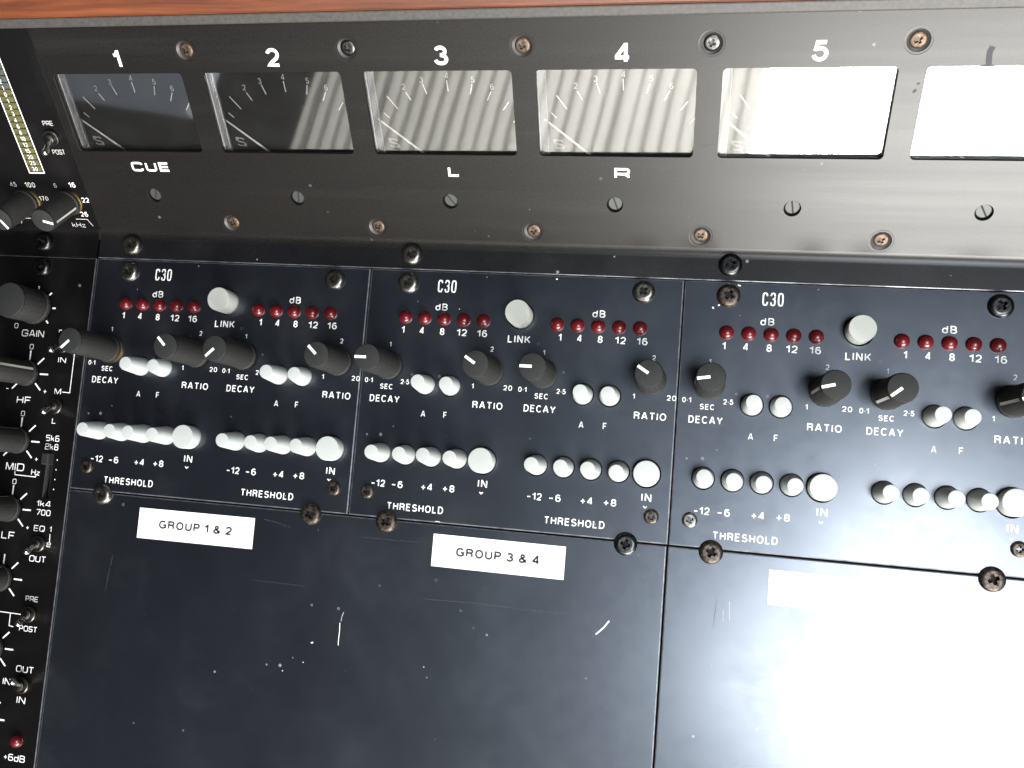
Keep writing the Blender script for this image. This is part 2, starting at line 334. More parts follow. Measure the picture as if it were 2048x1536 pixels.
X = {  # square extended face
 '0': (.72, [full()]), 'O': (.95, [full()]),
 '1': (.16, [[(1, 0), (1, 1), (-.6, .66)]]),
 '2': (.72, [[(0, .72)]+rr_path(0, .5, 1, 1, .2, start=1, total=1)[::-1]+rr_path(0, .5, 1, 1, .2, start=0, total=1)[::-1]+rr_path(0, .5, 1, 1, .2, start=3, total=1)[::-1]+rr_path(0, 0, 1, .5, .2, start=1, total=1)+[(0, 0), (1, 0)]]),
 '3': (.60, [[(0, 1)]+rr_path(0, .5, 1, 1, .2, start=0, total=1)[::-1]+rr_path(0, .5, 1, 1, .2, start=3, total=1)[::-1]+[(.2, .5)], [(.8, .5)]+rr_path(0, 0, 1, .5, .2, start=0, total=1)[::-1]+rr_path(0, 0, 1, .5, .2, start=3, total=1)[::-1]+[(0, 0)]]),
 '4': (.78, [[(.78, 0), (.78, 1), (.6, 1), (0, .3), (0, .22), (1, .22)]]),
 '5': (.72, [[(1, 1), (0, 1), (0, .56)]+rr_path(0, 0, 1, .56, .2, start=0, total=1)[::-1]+rr_path(0, 0, 1, .56, .2, start=3, total=1)[::-1]+[(0, 0)]]),
 '6': (.72, [[(.95, 1)]+rr_path(0, 0, 1, 1, .22, start=1, total=3)+rr_path(0, 0, 1, .56, .2, start=0, total=1)+[(0, .56)]]),
 '7': (.70, [[(0, 1), (1, 1), (1, .85), (.35, 0)]]),
 '8': (.72, [rr_path(.05, .52, .95, 1, .18)+[(.95, .7)], rr_path(0, 0, 1, .52, .2)+[(1, .3)]]),
 'A': (.85, [[(0, 0), (.42, 1), (.58, 1), (1, 0)], [(.15, .28), (.85, .28)]]),
 'B': (.80, [[(0, 0), (0, 1)]+rr_path(0, .53, .95, 1, .2, start=0, total=1)[::-1]+rr_path(0, .53, .95, 1, .2, start=3, total=1)[::-1]+[(0, .53)], [(0, 0)]+rr_path(0, 0, 1, .53, .2, start=3, total=1)+rr_path(0, 0, 1, .53, .2, start=0, total=1)+[(.8, .53)]]),
 'C': (.92, [rr_path(0, 0, 1, 1, .24, start=0, total=4)]),
 'D': (.90, [[(0, 0), (0, 1)]+rr_path(0, 0, 1, 1, .28, start=0, total=1)[::-1]+rr_path(0, 0, 1, 1, .28, start=3, total=1)[::-1]+[(0, 0)]]),
 'E': (.78, [[(1, 1), (0, 1), (0, 0), (1, 0)], [(0, .5), (.95, .5)]]),
 'F': (.75, [[(1, 1), (0, 1), (0, 0)], [(0, .5), (.9, .5)]]),
 'G': (.92, [rr_path(0, 0, 1, 1, .24, start=0, total=4)+[(1, .46), (.5, .46)]]),
 'H': (.82, [[(0, 0), (0, 1)], [(1, 0), (1, 1)], [(0, .5), (1, .5)]]),
 'I': (.0, [[(0, 0), (0, 1)]]),
 'L': (.70, [[(0, 1), (0, 0), (1, 0)]]),
 'M': (.95, [[(0, 0), (0, 1), (.06, 1), (.5, .05), (.94, 1), (1, 1), (1, 0)]]),
 'N': (.85, [[(0, 0), (0, 1), (.06, 1), (.94, 0), (1, 0), (1, 1)]]),
 'P': (.80, [[(0, 0), (0, 1)]+rr_path(0, .42, 1, 1, .22, start=0, total=1)[::-1]+rr_path(0, .42, 1, 1, .22, start=3, total=1)[::-1]+[(0, .42)]]),
 'Q': (.92, [full(), [(.62, .3), (.98, 0)]]),
 'R': (.82, [[(0, 0), (0, 1)]+rr_path(0, .42, 1, 1, .22, start=0, total=1)[::-1]+rr_path(0, .42, 1, 1, .22, start=3, total=1)[::-1]+[(0, .42)], [(.65, .42), (.96, .22), (1, 0)]]),
 'S': (.80, [[(1, .82)]+rr_path(0, .5, 1, 1, .2, start=0, total=3)+rr_path(0, 0, 1, .5, .2, start=0, total=1)[::-1]+rr_path(0, 0, 1, .5, .2, start=3, total=1)[::-1]+rr_path(0, 0, 1, .5, .2, start=2, total=1)[::-1]+[(0, .2)]]),
 'T': (.80, [[(0, 1), (1, 1)], [(.5, 1), (.5, 0)]]),
 'U': (.86, [[(0, 1)]+rr_path(0, 0, 1, 1, .26, start=2, total=2)+[(1, 1)]]),
 'k': (.60, [[(0, 0), (0, 1)], [(.9, .62), (.05, .28)], [(.4, .45), (1, 0)]]),
 'z': (.62, [[(0, .62), (1, .62), (0, 0), (1, 0)]]),
 'd': (.66, [[(1, 1), (1, 0)], rr_path(0, 0, 1, .64, .2)+[(1, .4)]]),
 '+': (.50, [[(0, .42), (1, .42)], [(.5, .12), (.5, .72)]]),
 '-': (.45, [[(0, .45), (1, .45)]]),
}
N3 = {  # narrow squared face of the model mark
 'C': (.36, [[(1, .74)]+rr_path(0, 0, 1, 1, .30, start=0, total=4)+[(1, .26)]]),
 '3': (.34, [[(0, .78), (.0, .85)]+rr_path(0, .52, 1, 1, .26, start=1, total=1)[::-1][1:]+rr_path(0, .52, 1, 1, .26, start=0, total=1)[::-1]+rr_path(0, .52, 1, 1, .24, start=3, total=1)[::-1]+[(.4, .52)], [(.5, .52)]+rr_path(0, 0, 1, .52, .24, start=0, total=1)[::-1]+rr_path(0, 0, 1, .52, .24, start=3, total=1)[::-1]+rr_path(0, 0, 1, .52, .24, start=2, total=1)[::-1]+[(0, .25)]]),
 '0': (.36, [full(.3)]),
}
def ribbon(pts, wd, z, V, F):
    P = [Vector(pts[0])]
    for p in pts[1:]:
        p = Vector(p)
        if (p-P[-1]).length > wd*.06: P.append(p)
    if len(P) < 2: return
    closed = (P[0]-P[-1]).length < wd*.4 and len(P) > 6
    if closed: P[-1] = P[0].copy()
    n = len(P); off = []
    for i in range(n):
        if closed: a = P[i]-P[i-1] if i > 0 else P[0]-P[-2]; c = P[(i+1)]-P[i] if i < n-1 else P[1]-P[0]
        else:
            a = P[i]-P[i-1] if i > 0 else P[1]-P[0]; c = P[i+1]-P[i] if i < n-1 else a
        a = a.normalized(); c = c.normalized()
        na = Vector((-a.y, a.x)); nc = Vector((-c.y, c.x)); mtr = (na+nc)
        if mtr.length < .2: mtr = na
        mtr.normalize(); k = 1/max(.55, mtr.dot(na)); off.append(mtr*wd*.5*k)
    s = len(V)
    for p, o in zip(P, off): V.append((p.x+o.x, p.y+o.y, z)); V.append((p.x-o.x, p.y-o.y, z))
    for i in range(n-1): F.append((s+2*i+1, s+2*i+3, s+2*i+2, s+2*i))
_tc = {}
def text_mesh(s, h, width, stroke, face=H, mat='print', gap=.20):
    """lettering centred at the origin; width None = natural"""
    key = (s, h, width, stroke, id(face), mat, gap)
    if key in _tc: return _tc[key]
    wd = stroke*h; adv = 0; items = []
    for ch in s:
        if ch == ' ': adv += .34*h; continue
        gw, paths = face[ch]; items.append((adv, gw*h, paths)); adv += gw*h+wd+gap*h*(.75 if ch in '.' else 1)
    tot = adv-gap*h
    sx = (width-wd)/(tot-wd) if (width and tot > wd*1.5) else 1
    V = []; F = []; z = .02
    for x, gw, paths in items:
        for p in paths:
            q = [((x+px*gw)*sx-(tot-wd)*sx/2, -h/2+wd/2+py*(h-wd)) for px, py in p]
            ribbon(q, wd, z, V, F); z += .003
    me = mesh('lettering_'+'x', V, F, M[mat]); _tc[key] = me; return me
def letter(parent, s, x, y, h, width=None, stroke=.16, face=H, mat='print', gap=.20, z=0.0, rot=0, name='lettering'):
    return obj(name, text_mesh(s, h, width, stroke, face, mat, gap), parent, (x, y, z), (0, 0, rot))
def lines(parent, segs, wd, mat='print', name='printed_line', z=.02, poly=False):
    V = []; F = []
    for sg in segs: ribbon(sg, wd, z, V, F); z += .003
    return obj(name, mesh('line', V, F, M[mat]), parent)

# ------------------------------------------------------------------ small hardware
def cross_pts(r, wdt, rot=0):
    k = wdt/2; base = [(r, -k), (r, k), (k*1.15, k*1.15), (k, r), (-k, r), (-k*1.15, k*1.15), (-r, k), (-r, -k), (-k*1.15, -k*1.15), (-k, -r), (k, -r), (k*1.15, -k*1.15)]
    c, s = math.cos(rot), math.sin(rot); return [(x*c-y*s, x*s+y*c) for x, y in base]
def screw_mesh(name, R, rf, h, mat, kind='cross'):
    """pan head: flat centre radius rf at height h with a real cross recess, domed shoulder out to R"""
    bm = bmesh.new(); n = 28
    def loop(pts, z): return [bm.verts.new((x*MM, y*MM, z*MM)) for x, y in pts]
    rim = loop(circ(0, 0, rf, n), h); cp = cross_pts(rf*.72, rf*.46, .35)
    cr_ = loop(cp, h+.0)
    ed = [bm.edges.new((rim[i], rim[(i+1) % n])) for i in range(n)]+[bm.edges.new((cr_[i], cr_[(i+1) % 12])) for i in range(12)]
    bmesh.ops.triangle_fill(bm, use_beauty=True, use_dissolve=False, edges=ed)
    for f in bm.faces:
        f.normal_update()
        if f.normal.z < 0: f.normal_flip()
    low = loop([(x*.62, y*.62) for x, y in cp], h-1.3)
    for i in range(12): bm.faces.new((cr_[i], cr_[(i+1) % 12], low[(i+1) % 12], low[i]))
    f = bm.faces.new(low); f.material_index = 1
    prev = rim
    for k in range(1, 6):
        a = k/5*math.pi/2; r = rf+(R-rf)*math.sin(a); z = h*math.cos(a)**.8 if k < 5 else -.05
        cur = loop(circ(0, 0, r, n), z)
        for i in range(n):
            f = bm.faces.new((prev[(i+1) % n], prev[i], cur[i], cur[(i+1) % n])); f.smooth = True
        prev = cur
    me = bpy.data.meshes.new(name); bm.to_mesh(me); bm.free(); me.materials.append(mat); me.materials.append(M['dark']); return me
SC = {
 'big': screw_mesh('s', 4.15, 2.3, 1.9, M['steel']), 'bigrust': screw_mesh('s', 4.2, 2.6, 1.8, M['rusty']), 'bigdark': screw_mesh('s', 4.2, 2.5, 1.9, M['darksteel']),
 'small': screw_mesh('s', 2.7, 1.7, 1.1, M['rusty']), 'smalldark': screw_mesh('s', 2.75, 1.8, 1.1, M['steel']),
 'csk': screw_mesh('s', 2.65, 1.7, .6, M['bronze']), 'cskdark': screw_mesh('s', 2.75, 1.7, .7, M['darksteel'])}
def screw(parent, kind, x, y, z=0, label=None):
    return obj('screw', SC[kind], parent, (x, y, z), (0, 0, random.uniform(0, 1.5)), label)

LED = lathe('led', [(2.62, -.4), (2.62, .2), (2.5, .25), (2.5, .6)]+[(2.5*math.cos(a), .6+1.9*math.sin(a)) for a in [i*math.pi/16 for i in range(1, 8)]]+[(0, 2.5)], M['led'], 28)
def small_button(h):
    return lathe('b', [(3.7, -1.6), (3.7, .8), (3.55, 1.8), (2.68, h-.2), (2.55, h-.02), (2.45, h), (0, h)], M['white'], 32)
def big_button(h, mat):
    return lathe('b', [(4.65, -1.6), (4.65, h-.3), (4.45, h-.02), (4.3, h), (0, h)], mat, 40)
_bc = {}
def button(parent, x, y, h, big=False, mat='white', label=None):
    k = (round(h, 2), big, mat)
    if k not in _bc: _bc[k] = big_button(h, M[mat]) if big else small_button(h)
    return obj('push_button', _bc[k], parent, (x+random.uniform(-.08, .08), y+random.uniform(-.08, .08), 0), (random.gauss(0, .014), random.gauss(0, .014), 0), label)

def knob_meshes(h, rt, rb):
    prof = [(rb+.1, .9), (rb+.1, 2.2), (rb-.25, 2.5), (rb-.35, 3.2), (rt+.3, h-1.6), (rt+.1, h-1.3), (rt+.1, h-.8)]
    body = lathe('knob', prof, M['knob'], 48, lobes=(20, .018))
    cap = lathe('cap', [(rt+.05, h-.85), (rt+.15, h-.45), (rt-.05, h-.08), (rt-.35, h), (0, h)], M['knobcap'], 40)
    V = []; F = []; ribbon([(.2, 0), (rt-.1, 0)], 1.0, h+.02, V, F); line = mesh('line', V, F, M['print'])
    s0 = rt+.32; s1 = rb-.25; wv = .5
    V = [(s0+.03, -wv*.9, h-1.7), (s0+.03, wv*.9, h-1.7), (s1+.06, wv, 3.2), (s1+.06, -wv, 3.2)]
    side = mesh('sideline', V, [(0, 3, 2, 1)], M['sideline'])
    nut = lathe('nut', [(rb+.12, -.1), (rb+.12, .6), (rb-.2, .7), (1, .7)], M['brass'], 6*6)
    return body, cap, line, side, nut
_kc = {}
def knob(parent, x, y, deg, h=24, rt=4.65, rb=5.4, brass=True, pointer=True):
    k = (h, rt, rb)
    if k not in _kc: _kc[k] = knob_meshes(h, rt, rb)
    body, cap, line, side, nut = _kc[k]
    b = obj('knob', body, parent, (x, y, 0), (0, 0, math.radians(deg)))
    obj('knob_cap', cap, b)
    if pointer: obj('pointer_line', line, b); obj('side_line', side, b)
    if brass: obj('bushing_nut', nut, b, (.5*math.cos(math.radians(-30-deg)), .5*math.sin(math.radians(-30-deg)), 0))
    return b
def toggle(parent, x, y, tx, ty, h=9.0):
    """bat-handle toggle switch leaning towards (tx, ty)"""
    t = obj('toggle_switch', lathe('nut', [(3.3, -.05), (3.3, 1.2), (3.0, 1.5), (2.0, 1.5), (2.0, 2.6), (1.6, 2.8), (0, 2.8)], M['nutdark'], 6*5), parent, (x, y, 0))
    d = Vector((tx-x, ty-y, h-1.0)); Ln = d.length
    prof = [(.75, 0), (1.0, Ln*.6), (1.35, Ln*.88)]+[(1.35*math.cos(a), Ln*.88+1.35*math.sin(a)) for a in [i*math.pi/10 for i in range(1, 5)]]+[(0, Ln*.88+1.35)]
    q = Vector((0, 0, 1)).rotation_difference(d.normalized())
    obj('lever', lathe('lever', prof, M['chrome'], 20), t, (0, 0, 1.6), q.to_euler())
    return t

# ------------------------------------------------------------------ the console body
base = obj('console_base', box_mesh('base', -230, -290, -30, 330, VB-1, -4.2, M['dark'], 1), None)
base['kind'] = 'structure'

# ------------------------------------------------------------------ compressor modules (origin at the C30 mark, y up)
ORD = ['left', 'middle', 'right']
MODL = ['Black compressor module above the GROUP 1 & 2 sticker, knobs leaning left',
        'Black compressor module above the GROUP 3 & 4 sticker, between the two others',
        'Black compressor module at the right, lit by glare, above the blank white sticker']
ANG = [[224, 136, 225, 137], [181, 148, 181, 148], [190, 195, 220, 196]]
BUTS = [(-20.5, -65, 10.9), (-10.5, -65, 8.3), (-.5, -65, 10.9), (9.5, -65, 10.6), (39.7, -65, 10.9), (49.7, -65, 8.0), (59.7, -65, 10.9), (69.7, -65, 10.4),
        (-5.3, -38, 10.2), (4.5, -38, 6.8), (54.8, -38, 10.6), (64.7, -38, 7.8)]
BIG = [(19.5, -65, 4.8, 'white'), (79.7, -65, 4.8, 'white'), (29.4, -10, 7.0, 'cream')]
KN = [(-20.3, -31.6, 24.8), (19.2, -31.6, 23.4), (39.5, -31.4, 23.4), (79.2, -31.4, 22.0)]
LEDX = [-15.35+7.67*i for i in range(5)]+[43.45+7.63*i for i in range(5)]
holes = [circ(x, y, 4.15) for x, y, h in BUTS]+[circ(x, y, 5.25, 40) for x, y, h, m_ in BIG]
front = plate('module_front', [(-31, -89.3), (88.6, -89.3), (88.6, 5.8), (-31, 5.8)], holes, 2.6, [M['panel'], M['edge'], M['dark']], .28, 1, 2)
TXT = [('C30', 0, 0, 4.8, 7.3, .115, N3), ('dB', -1.5, -8.1, 2.7, 4.8, .15, H), ('dB', 58.6, -8.0, 2.7, 4.8, .15, H),
 ('LINK', 29.5, -18.9, 2.8, 8.6, .155, H)]
for xs, lab in zip((-16.0, -8.45, -.45, 7.3, 15.2), ('1', '4', '8', '12', '16')): TXT.append((lab, xs, -17.5, 2.65, {1: 1.5 if lab != '1' else None, 2: 3.8}.get(len(lab)) if len(lab) > 1 else None, .155, H))
for xs, lab in zip((44.8, 52.1, 59.7, 67.15, 75.05), ('1', '4', '8', '12', '16')): TXT.append((lab, xs, -17.45, 2.65, 3.8 if len(lab) > 1 else None, .155, H))
for ox, d in ((0, 0), (60.1, 0)):
    TXT += [('1', -20.5+ox-.3*(ox > 0), -23.4, 1.85, None, .14, H), ('2', 19.5+ox, -23.2, 1.95, None, .14, H), ('0.1', -27.9+ox, -37.6, 1.85, 3.1, .15, H),
            ('SEC', -20.6+ox, -39.7, 2.0, 5.1, .15, H), ('2.5', -13.6+ox+.2, -37.5, 1.85, 3.4, .15, H), ('1', 13.2+ox, -37.5, 1.85, None, .14, H), ('20', 26.65+ox, -37.4, 1.9, 3.3, .15, H),
            ('DECAY', -20.9+ox, -44.4, 2.65, 11.9, .155, H), ('RATIO', 19.45+ox, -44.4, 2.65, 11.5, .155, H),
            ('A', -5.1+ox, -49.2, 2.4, None, .155, H), ('F', 3.5+ox, -49.1, 2.4, None, .155, H),
            ('-12', -20.4+ox, -76.45, 2.6, 5.5, .155, H), ('-6', -12.8+ox, -76.4, 2.6, 4.4, .155, H), ('+4', -1.2+ox, -76.4, 2.6, 4.5, .155, H), ('+8', 7.25+ox, -76.3, 2.6, 4.6, .155, H),
            ('IN', 20.05+ox, -73.45, 2.75, 3.5, .155, H), ('v', 19.8+ox, -76.6, 1.9, 1.75, .22, H), ('THRESHOLD', -5.1+ox, -84.6, 2.7, 22.0, .155, H)]
MODS = []
for k in range(3):
    mod = thing('compressor_module', MODL[k], 'compressor', ((k-1)*120, 0, 0), group='compressor modules side by side')
    MODS.append(mod)
    obj('front_panel', front, mod)
    for s, x, y, h, wd, st, fc in TXT: letter(mod, s, x, y, h, wd, st, fc)
    for x in LEDX: obj('led', LED, mod, (x, -12.7, 0), (0, 0, random.random()*3))
    for x, y, h in BUTS: button(mod, x, y, h*(1+random.uniform(-.02, .02)))
    for x, y, h, m_ in BIG: button(mod, x, y, h, True, m_)
    for (x, y, h), a in zip(KN, ANG[k]): knob(mod, x, y, a, h, brass=(k == 0 and x < 0))
    screw(mod, ('big', 'big', 'bigrust')[k], -15.4, .7); screw(mod, ('big', 'big', 'bigdark')[k], 74.4, .8)
    screw(mod, 'small' if k < 2 else 'smalldark', -24.3, -80.0); screw(mod, 'small', 82.3, -80.0)
# dried drips and chips on module 3 and 2
def chips(parent, pts, mat='print', z=.03, name='paint_chip'):
    V = []; F = []
    for (x, y, a, b_, rot) in pts:
        s = len(V); n = 7
        for i in range(n):
            t = 2*math.pi*i/n; r_ = 1+random.uniform(-.3, .3); px = a*r_*math.cos(t); py = b_*r_*math.sin(t)
            V.append((x+px*math.cos(rot)-py*math.sin(rot), y+px*math.sin(rot)+py*math.cos(rot), z))
        F.append(tuple(range(s, s+n))); z += .001
    return obj(name, mesh('chips', V, F, M[mat]), parent)
chips(MODS[2], [(-18.6, -2.9, .45, .3, .6), (-20.6, -3.9, .5, .3, -.7), (-15.5, 4.6, .55, .25, 1.2), (-11.9, 4.6, .55, .25, -.3), (-13.2, 3.9, .35, .22, 1), (-12.7, 3.2, .6, .2, -.8)])
chips(MODS[1], [(5.6, -8.6, .22, .22, 0), (4.2, -88.8, .8, .14, -.05), (42.0, 4.4, .35, .35, 0)])

# ------------------------------------------------------------------ blank panels
def blank(x0, x1, label):
    t = thing('blank_panel', label, 'blank panel', ((x0+x1)/2, -89.85, 0)); hw = (x1-x0)/2
    obj('panel_sheet', plate('blank', [(-hw, -200), (hw, -200), (hw, 0), (-hw, 0)], [], 2.6, [M['panel'], M['edge'], M['dark']], .28, 1, 2), t)
    return t
b1 = blank(-151.0, 88.3, 'Wide scratched black blank panel below the left and middle compressor modules')
b2 = blank(88.9, 209, 'Black blank panel at lower right, mostly washed out by white glare')
for x, kd in ((-135.6, 'big'), (-46, 'bigrust'), (-15.6, 'bigrust'), (74.0, 'bigdark')): screw(b1, kd, x+31.35, -.6)
screw(b2, 'bigrust', 103.7-148.95, -.6, label='rust brown screw head'); screw(b2, 'bigrust', 194.4-148.95, -.7)
# scratches: thin scraped marks
def scratch(parent, pts, wd, mat='print', ox=0, oy=0):
    V = []; F = []; ribbon([(x-ox, y-oy) for x, y in pts], wd, .03, V, F); return obj('scratch', mesh('scratch', V, F, M[mat]), parent)
o1 = dict(ox=-31.35, oy=-90.2); o2 = dict(ox=148.95, oy=-90.2)
scratch(b1, [(-29.2, -126.0), (-29.7, -127.6), (-29.9, -129.4)], .2, 'printdim', **o1); scratch(b1, [(-30.3, -130), (-30.1, -133.2), (-30.2, -136.2), (-30.1, -138.3)], .3, **o1)
scratch(b1, [(70, -118.2), (68.2, -120.8), (65.6, -123.4)], .5, **o1); scratch(b1, [(65.6, -123.5), (64, -125)], .25, 'scuff', **o1)
scratch(b1, [(-66.8, -117.9), (-58, -117.9), (-50, -118.0), (-44.6, -118.1)], .08, 'scuff', **o1)
scratch(b1, [(1.9, -117.8), (22, -117.2), (40, -117.6), (66.7, -117)], .11, 'scuff', **o1)
scratch(b1, [(-65, -94.5), (-60, -95.2), (-54, -96.5)], .12, 'scuff', **o1)
scratch(b1, [(-24, -97.6), (-10, -97.5), (-2, -97.4)], .09, 'scuff', **o1)
scratch(b1, [(-128, -114), (-129, -122), (-129.5, -128)], .1, 'scuff', **o1)
scratch(b2, [(106.5, -107.5), (106.0, -116)], .16, 'scuff', **o2); scratch(b2, [(110.9, -107), (111.3, -113.5)], .14, 'printdim', **o2); scratch(b2, [(109, -110), (109.1, -114)], .12, 'printdim', **o2)
chips(b1, [(random.uniform(-110, 112), random.uniform(-105, -12), random.uniform(.06, .2), random.uniform(.05, .14), random.random()*3) for i in range(60)], 'scuff', name='dust_specks')
chips(b1, [(-9.2, -48.3, .5, .3, .3), (-12.0, -55.9, .25, .2, 0), (-20, -60, .2, .3, 0), (35, -52, .2, .2, 0)], 'print')

# ------------------------------------------------------------------ stickers
def sticker(x, y, txt, label, rot=0):
    t = thing('label_sticker', label, 'sticker', (x, y, .02), (0, 0, rot), group='white sticker labels below the modules')
    obj('sticker_tape', box_mesh('tape', -24.8, -5.95, 0, 24.8, 5.95, .16, M['paper'], .04), t)
    if txt: letter(t, txt, 0, .1, 3.3, 31.4, .215, H, 'black', .12, .16)
sticker(-93.6, -100.1, 'GROUP 1 & 2', 'White sticker printed GROUP 1 & 2 at the left of the blank panel', .004)
sticker(27.9, -99.3, 'GROUP 3 & 4', 'White sticker printed GROUP 3 & 4 in the middle of the blank panel', -.002)
sticker(148.4, -100.4, None, 'White sticker bleached out by glare on the right blank panel', 0)

# ------------------------------------------------------------------ meter bridge: raked panel, bend and flange in one sheet
br = thing('meter_bridge', 'Raked satin black meter bridge panel with six meter windows and numbers above them', 'meter panel', (0, VB, 0), (TH, 0, 0))
P = 61.03; CX = [(k-2)*P for k in range(7)]
XL, XR = -149.6, 262.0
holes = []
for c in CX[:6]: holes.append(rrect(c-24.65, 35.9, c+28.25, 65.8, 1.5))
holes.append(rrect(CX[6]-24.65, 35.9, CX[6]+17, 65.8, 1.5))
TR = [(c+1.75, 17.95) for c in CX]
holes += [circ(x, y, 2.95, 24) for x, y in TR]
US = [(c+32.4, 73.6) for c in [-122.06-0]+CX[1:6]]; LS = [(c+32.5, 6.6) for c in CX[:6]]
holes += [circ(x, y, 3.5, 28) for x, y in US+LS]
obj('bridge_panel', plate('bridge', [(XL, 2.2), (XR, 2.2), (XR, 84), (XL, 84)], holes, 1.9, [M['bridge'], M['bridge'], M['dark']], .02, 0, 0), br)
# rolled bend + flat flange (in the bridge frame; computed in world then brought back)
def bend_mesh(x0, x1, mats, y_end, flange_edge=True):
    n = 10; pts = []
    # profile in world (y,z): slope point at s=2.2, arc to flat plane z=0, flange down to y_end
    s0 = 2.2; p0 = Vector((VB+s0*math.cos(TH), s0*math.sin(TH))); tl = s0
    c_corner = Vector((VB, 0)); p2 = c_corner+Vector((-tl, 0))
    for i in range(n+1):
        t = i/n; pts.append(p0*(1-t)**2+c_corner*2*t*(1-t)+p2*t*t)
    pts.append(Vector((y_end+.25, 0))); pts.append(Vector((y_end, -.22))); pts.append(Vector((y_end, -2.4)))
    inv = Matrix.Rotation(-TH, 3, 'X'); V = []; F = []; mi = []; sm = []
    for p in pts:
        for x in (x0, x1):
            v = inv @ Vector((x, p.x-VB, p.y)); V.append(tuple(v))
    for i in range(len(pts)-1):
        F.append((2*i, 2*i+2, 2*i+3, 2*i+1)); mi.append((len(mats)-1) if i == len(pts)-3 else (1 if (i >= n-2 and len(mats) > 2) else 0)); sm.append(i < n)
    me = mesh('bend', V, F, mats, mi, sm); return me
obj('flange', bend_mesh(XL-1.2, XR, [M['bridge'], M['flange'], M['edge']], 6.1), br)
for x, kd in ((-135.5, 'big'), (-15.1, 'big'), (104.6, 'bigdark'), (225, 'big')):
    v = Matrix.Rotation(-TH, 3, 'X') @ Vector((x, 11.9-VB, 0)); s_ = screw(br, kd, v.x, v.y, v.z); s_.rotation_euler = (-TH, 0, 0)
# meter screws in pressed dimples
DIM = lathe('dimple', [(4.5, .004), (4.1, .03), (3.55, -.14), (2.5, -.95), (0, -1.2)], [M['bridge'], M['dimple']], 36, [0, 0, 1, 1])
holes_r = 4.6
RUST = [0, 2, 4]
for i, (x, y) in enumerate(US):
    obj('screw_dimple', DIM, br, (x, y, 0)); screw(br, 'cskdark' if i in (1, 3) else 'csk', x, y, -1.05, 'black screw head' if i in (1, 3) else None)
for i, (x, y) in enumerate(LS):
    obj('screw_dimple', DIM, br, (x, y, 0)); screw(br, 'csk', x, y, -1.05)
TRM = lathe('trim', [(2.55, -3), (2.55, -1.35), (2.35, -1.15), (0, -1.15)], M['trim'], 24)
SLOT = box_mesh('slot', -2.45, -.28, -1.2, 2.45, .28, -1.09, M['dark'])
for i, (x, y) in enumerate(TR):
    t = obj('trimmer', TRM, br, (x+.1, y+.1, 0)); obj('slot', SLOT, t, rot=(0, 0, [1.2, 1.45, 2.2, 1.9, 1.75, 2.1, 1.5][i]))
for i, c in enumerate(CX[:5]): letter(br, str(i+1), c+4.4, 70.9, 6.4, {0: 2.6, 3: 5.1}.get(i, 4.8), .185, H)
letter(br, '6', CX[5]+4.4, 70.9, 6.4, 4.8, .205, H)
letter(br, 'CUE', CX[0]+4.0, 29.9, 3.8, 16.3, .22, X, gap=.2)
letter(br, 'L', CX[2]+4.4, 29.7, 3.9, 4.3, .23, X); letter(br, 'R', CX[3]+4.3, 29.9, 3.9, 5.4, .22, X)

# ------------------------------------------------------------------ panel meters
SL, SB, ST = -26.3, 33.5, 68.0
dial_me = box_mesh('dial', -27.5, 33, -4.9, 31, 68.5, -4.6, M['dial'])
def glass_mesh():
    V = []; F = []; nx, ny = 16, 10
    for j in range(ny+1):
        for i in range(nx+1):
            u = i/nx; v = j/ny; bulge = .02*(1-(2*u-1)**2)*(1-(2*v-1)**2)
            V.append((-27.3+u*58.1, 33.2+v*35.1, -2.15+bulge+.00032*(u-.5)*58.1*(v-.5)*35.1))
    for j in range(ny):
        for i in range(nx):
            a = j*(nx+1)+i; F.append((a, a+1, a+nx+2, a+nx+1))
    return mesh('glass', V, F, M['glass'], smooth=True)
glass_me = glass_mesh()
rim_me = box_mesh('rim', -24.6, 33.4, -4.5, -21.9, 68, -2.35, M['rim'], .5)
rim2_me = box_mesh('rim', -27.2, 33.4, -4.5, -25.1, 68, -2.3, M['rim'], .3)
rimstreak_me = box_mesh('rimstreak', -21.95, 33.4, -2.9, -21.6, 68, -2.4, M['printdim'], .05)  # pale strip, a painted light streak along the clear rim
def ticks_mesh():
    V = []; F = []; z = -4.57
    for a, b_, wd in [((-18.6, 55.8), (-15.1, 51.1), .34), ((-20.6, 49.7), (-18.8, 47.9), .32), ((-11.4, 57.2), (-9.8, 54.3), .36), ((-4.8, 60.0), (-3.7, 56.5), .36),
                      ((4.1, 61.3), (4.2, 57.4), .38), ((13.0, 59.8), (12.1, 56.4), .38), ((19.6, 57.3), (18.0, 54.1), .38), ((25.6, 53.6), (23.4, 50.7), .38), ((28.2, 47.9), (26.7, 46.3), .3)]:
        ribbon([a, b_], wd, z, V, F)
    return mesh('ticks', V, F, M['white_paint'])
ticks_me = ticks_mesh()
V = []; F = []
nd = Vector((15.6, -12.8)).normalized(); nn = Vector((-nd.y, nd.x)); t0 = Vector((-23.0, 47.8))
for d, wd in ((0, .6), (20, .8), (34, 1.0)):
    p = t0+nd*d
    V += [(p.x+nn.x*wd/2, p.y+nn.y*wd/2, -3.9), (p.x-nn.x*wd/2, p.y-nn.y*wd/2, -3.9), (p.x+nn.x*wd/2, p.y+nn.y*wd/2, -4.05), (p.x-nn.x*wd/2, p.y-nn.y*wd/2, -4.05)]
for i in range(2):
    a = 4*i; F += [(a, a+1, a+5, a+4), (a+2, a+6, a+7, a+3), (a, a+4, a+6, a+2), (a+1, a+3, a+7, a+5)]
F += [(0, 2, 3, 1), (8, 9, 11, 10)]
needle_me = mesh('needle', V, F, M['white_paint'])
